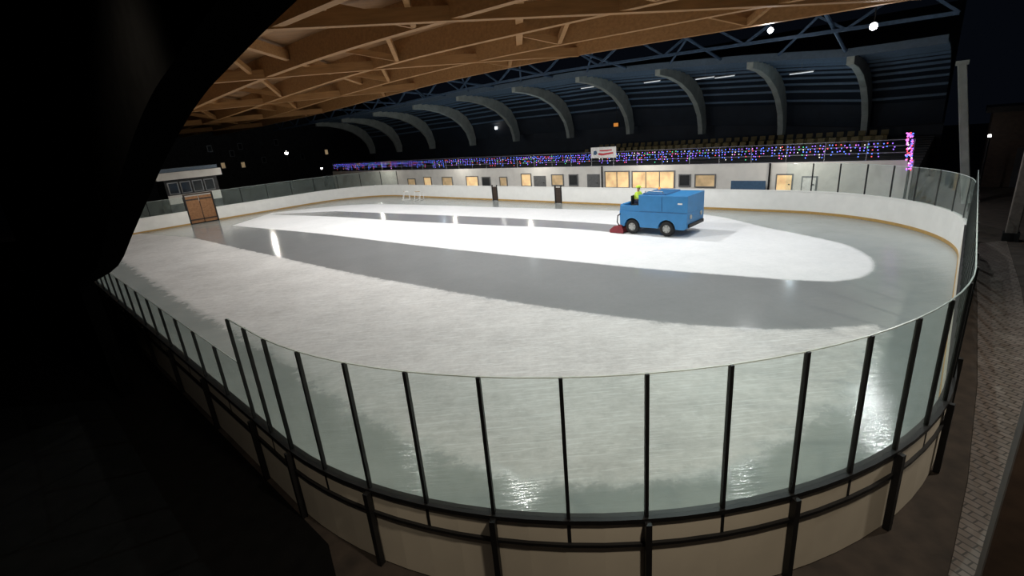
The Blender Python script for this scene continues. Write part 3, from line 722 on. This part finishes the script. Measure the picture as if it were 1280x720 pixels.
prismxz([(-1.72,1.1),(-1.68,1.46),(-1.58,1.5),(-1.5,1.46),(-1.5,1.1)], -.9, .9).build('rear_panel', M['blue'], rz_m, local=True, bevel=.02)
for y in (-.93, .87): MB().prism([V((x, y, z)) for x, z in ((-1.66,1.1),(-1.66,1.45),(-1.2,1.43),(-.62,1.45),(-.62,1.1))], V((0,.06,0))).build('deck_side', M['blue'], rz_m, local=True, bevel=.015)
st = MB(); st.box(V((-1.22,0,1.34)), (.42,.5,.12)); st.box(V((-1.4,0,1.6)), (.1,.5,.42)); st.box(V((-1.22,0,1.21)), (.25,.3,.14)); st.build('driver_seat', M['rubber'], rz_m, local=True, bevel=.03)
MB().tube(V((-.7,0,1.4)), V((-.84,0,1.68)), .03, .03, 8).build('steering_column', M['black'], rz_m, local=True)
m = MB(); c0 = V((-.85,0,1.69)); ax = V((-.42,0,.9)).normalized(); e1 = V((0,1,0)); e2 = ax.cross(e1)
ring = [c0+e1*.2*math.cos(t*math.pi/8)+e2*.2*math.sin(t*math.pi/8) for t in range(17)]
m.path(ring, .016, 6); m.path([ring[0], ring[8]], .014, 6); m.path([ring[4], ring[12]], .014, 6)
m.build('steering_wheel', M['black'], rz_m, local=True)
for x in WX:
    for sy in (-1, 1):
        c0 = V((x, sy*.72, .37))
        w_ = MB().lathe(c0, V((0,sy,0)), [(0,.28),(.02,.34),(.06,.365),(.2,.365),(.25,.34),(.27,.26),(.25,.2)], 24).build('wheel', M['rubber'], rz_m, local=True)
        hb = MB().lathe(c0+V((0,sy*.235,0)), V((0,sy,0)), [(0,.2),(.03,.19),(.035,.12),(.06,.1),(.07,.05)], 16).build('hub', M['hub'], w_, local=True)
        for q in range(6): MB().tube(c0+V((.15*math.cos(q*1.047), sy*.262, .15*math.sin(q*1.047))), c0+V((.15*math.cos(q*1.047), sy*.285, .15*math.sin(q*1.047))), .022, .022, 6).build('bolt', M['black'], w_, local=True)
prismxz([(-1.5,.4),(1.6,.4),(1.6,.7),(-1.5,.7)], -.62, .62).build('chassis', M['black'], rz_m, local=True)
sl = prismxz([(-2.15,.03),(-2.15,.2),(-2.0,.32),(-1.6,.36),(-1.5,.28),(-1.46,.03)], -1.05, 1.05).build('conditioner', M['red'], rz_m, local=True, bevel=.02)
for y in (-1.1, 1.04): MB().prism([V((x, y, z)) for x, z in ((-2.2,.01),(-2.2,.16),(-1.95,.36),(-1.55,.4),(-1.42,.2),(-1.42,.01))], V((0,.06,0))).build('side_plate', M['red'], sl, local=True)
MB().box(V((-2.19,0,.02)), (.04,2.1,.03)).build('towel', M['rubber'], sl, local=True)
for y in (-.55, .55):
    m = MB(); m.bar(V((-1.75,y,.33)), V((-1.5,y,.95)), .07, .07); m.bar(V((-1.9,y,.3)), V((-1.52,y,.7)), .05, .05); m.build('lift_arm', M['grey'], rz_m, local=True)
m = MB(); m.path([V((-1.62,-.98,1.0)), V((-1.78,-.98,.9)), V((-1.82,-.98,.55)), V((-1.7,-.95,.34))], .03, 8); m.build('water_hose', M['black'], rz_m, local=True)
for y in (-.6, .6): MB().lathe(V((1.84,y,.95)), V((1,0,0)), [(0,.1),(.05,.11),(.06,.08)], 14).build('headlamp', M['hub'], rz_m, local=True)
MB().box(V((1.88,0,.55)), (.1,1.7,.16)).build('bumper', M['black'], rz_m, local=True, bevel=.02)
MB().tube(V((-.3,.6,2.02)), V((-.3,.6,2.14)), .06, .05, 10).build('beacon', M['amber'], rz_m, local=True)

# ---------------------------------------------------------------- driver
dr = V((-1.2, 0, 1.49))
per = bpy.data.objects.new('person', None); COL.objects.link(per)
Rm = Matrix.Rotation(MR, 4, 'Z'); per.location = MA+(Rm @ dr); per.rotation_euler = (0, 0, MR)
tag(per, 'seated driver in yellow-green jacket and helmet steering the blue machine', 'person')
def skin_obj(name, verts, edges, m, parent, sub=1):
    me = bpy.data.meshes.new(name); me.from_pydata([v[0] for v in verts], edges, []); me.materials.append(m)
    o = bpy.data.objects.new(name, me); COL.objects.link(o); o.parent = parent
    o.modifiers.new('skin', 'SKIN')
    for i, v in enumerate(verts):
        sv = me.skin_vertices[0].data[i]; r_ = v[1]; sv.radius = (r_, r_) if not isinstance(r_, tuple) else r_
        sv.use_root = (i == 0)
    s_ = o.modifiers.new('sub', 'SUBSURF'); s_.levels = sub; s_.render_levels = sub
    return o
vs = [((0,0,.0),(.15,.12)),((0,0,.2),(.14,.11)),((.02,0,.38),(.16,.12)),((.03,0,.5),.065),((.045,0,.58),.065),((.06,0,.68),.098),((.055,0,.77),.075)]
es = [(0,1),(1,2),(2,3),(3,4),(4,5),(5,6)]
def addc(start, items):
    k = start
    for it in items: vs.append(it); es.append((k, len(vs)-1)); k = len(vs)-1
    return k
vs.append(((.165,0,.665),.018)); es.append((5, 7))          # nose
for s_ in (-1, 1):
    w_ = addc(2, [((.03,s_*.19,.44),.062),((.17,s_*.27,.22),.046),((.33,s_*.2,.2),.034),((.38,s_*.19,.22),.03)])
    for j, (dy, ln) in enumerate(((-.03,.075),(-.01,.085),(.01,.08),(.03,.065))):
        addc(w_, [((.41,s_*(.19+dy*.9),.235),.0095),((.41+ln*.5,s_*(.19+dy),.24),.009),((.41+ln*.7,s_*(.19+dy),.205),.008)])
    addc(w_-1, [((.365,s_*.155,.235),.011),((.39,s_*.135,.25),.009)])
    addc(0, [((.04,s_*.1,-.01),.09),((.4,s_*.14,.02),.068),((.42,s_*.14,-.25),.045),((.52,s_*.15,-.29),.038)])
skin_obj('body', vs, es, M['skin'], per)
jv = [((0,0,.02),(.175,.15)),((0,0,.2),(.17,.14)),((.02,0,.38),(.185,.145)),((.03,0,.49),.085)]; je = [(0,1),(1,2),(2,3)]
for s_ in (-1, 1):
    b_ = len(jv); jv += [((.03,s_*.19,.44),.085),((.17,s_*.27,.22),.066),((.32,s_*.205,.2),.05)]; je += [(2,b_),(b_,b_+1),(b_+1,b_+2)]
skin_obj('jacket', jv, je, M['hivis'], per)
tv = [((0,0,-.0),(.16,.135))]; te = []
for s_ in (-1, 1):
    b_ = len(tv); tv += [((.04,s_*.1,-.01),.105),((.4,s_*.14,.02),.082),((.42,s_*.14,-.22),.06)]; te += [(0,b_),(b_,b_+1),(b_+1,b_+2)]
skin_obj('trousers', tv, te, M['navy'], per)
m = MB(); m.lathe(V((.05,0,.70)), Z, [(0,.125),(.05,.124),(.09,.1),(.125,.05),(.135,.01)], 14); m.prism([V((.13,-.07,.71)), V((.22,-.05,.70)), V((.22,.05,.70)), V((.13,.07,.71))], V((0,0,.012)))
m.build('helmet', M['hivis'], per, local=True, smooth=True)
for y in (-.035, .035): MB().ball(V((.148,y,.69)), .013, 8, 6).build('eye', M['black'], per, local=True)
for s_ in (-1, 1): MB().ball(V((.48,s_*.145,-.285)), .055, 10, 6, (1.8,.95,.9)).build('boot', M['rubber'], per, local=True)

# ---------------------------------------------------------------- world
wd = bpy.data.worlds.new('night'); sc.world = wd; wd.use_nodes = True
bg = wd.node_tree.nodes['Background']; bg.inputs['Color'].default_value = (.25,.35,.6,1); bg.inputs['Strength'].default_value = .006
sc.view_settings.view_transform = 'Standard'
sc.view_settings.exposure = 0
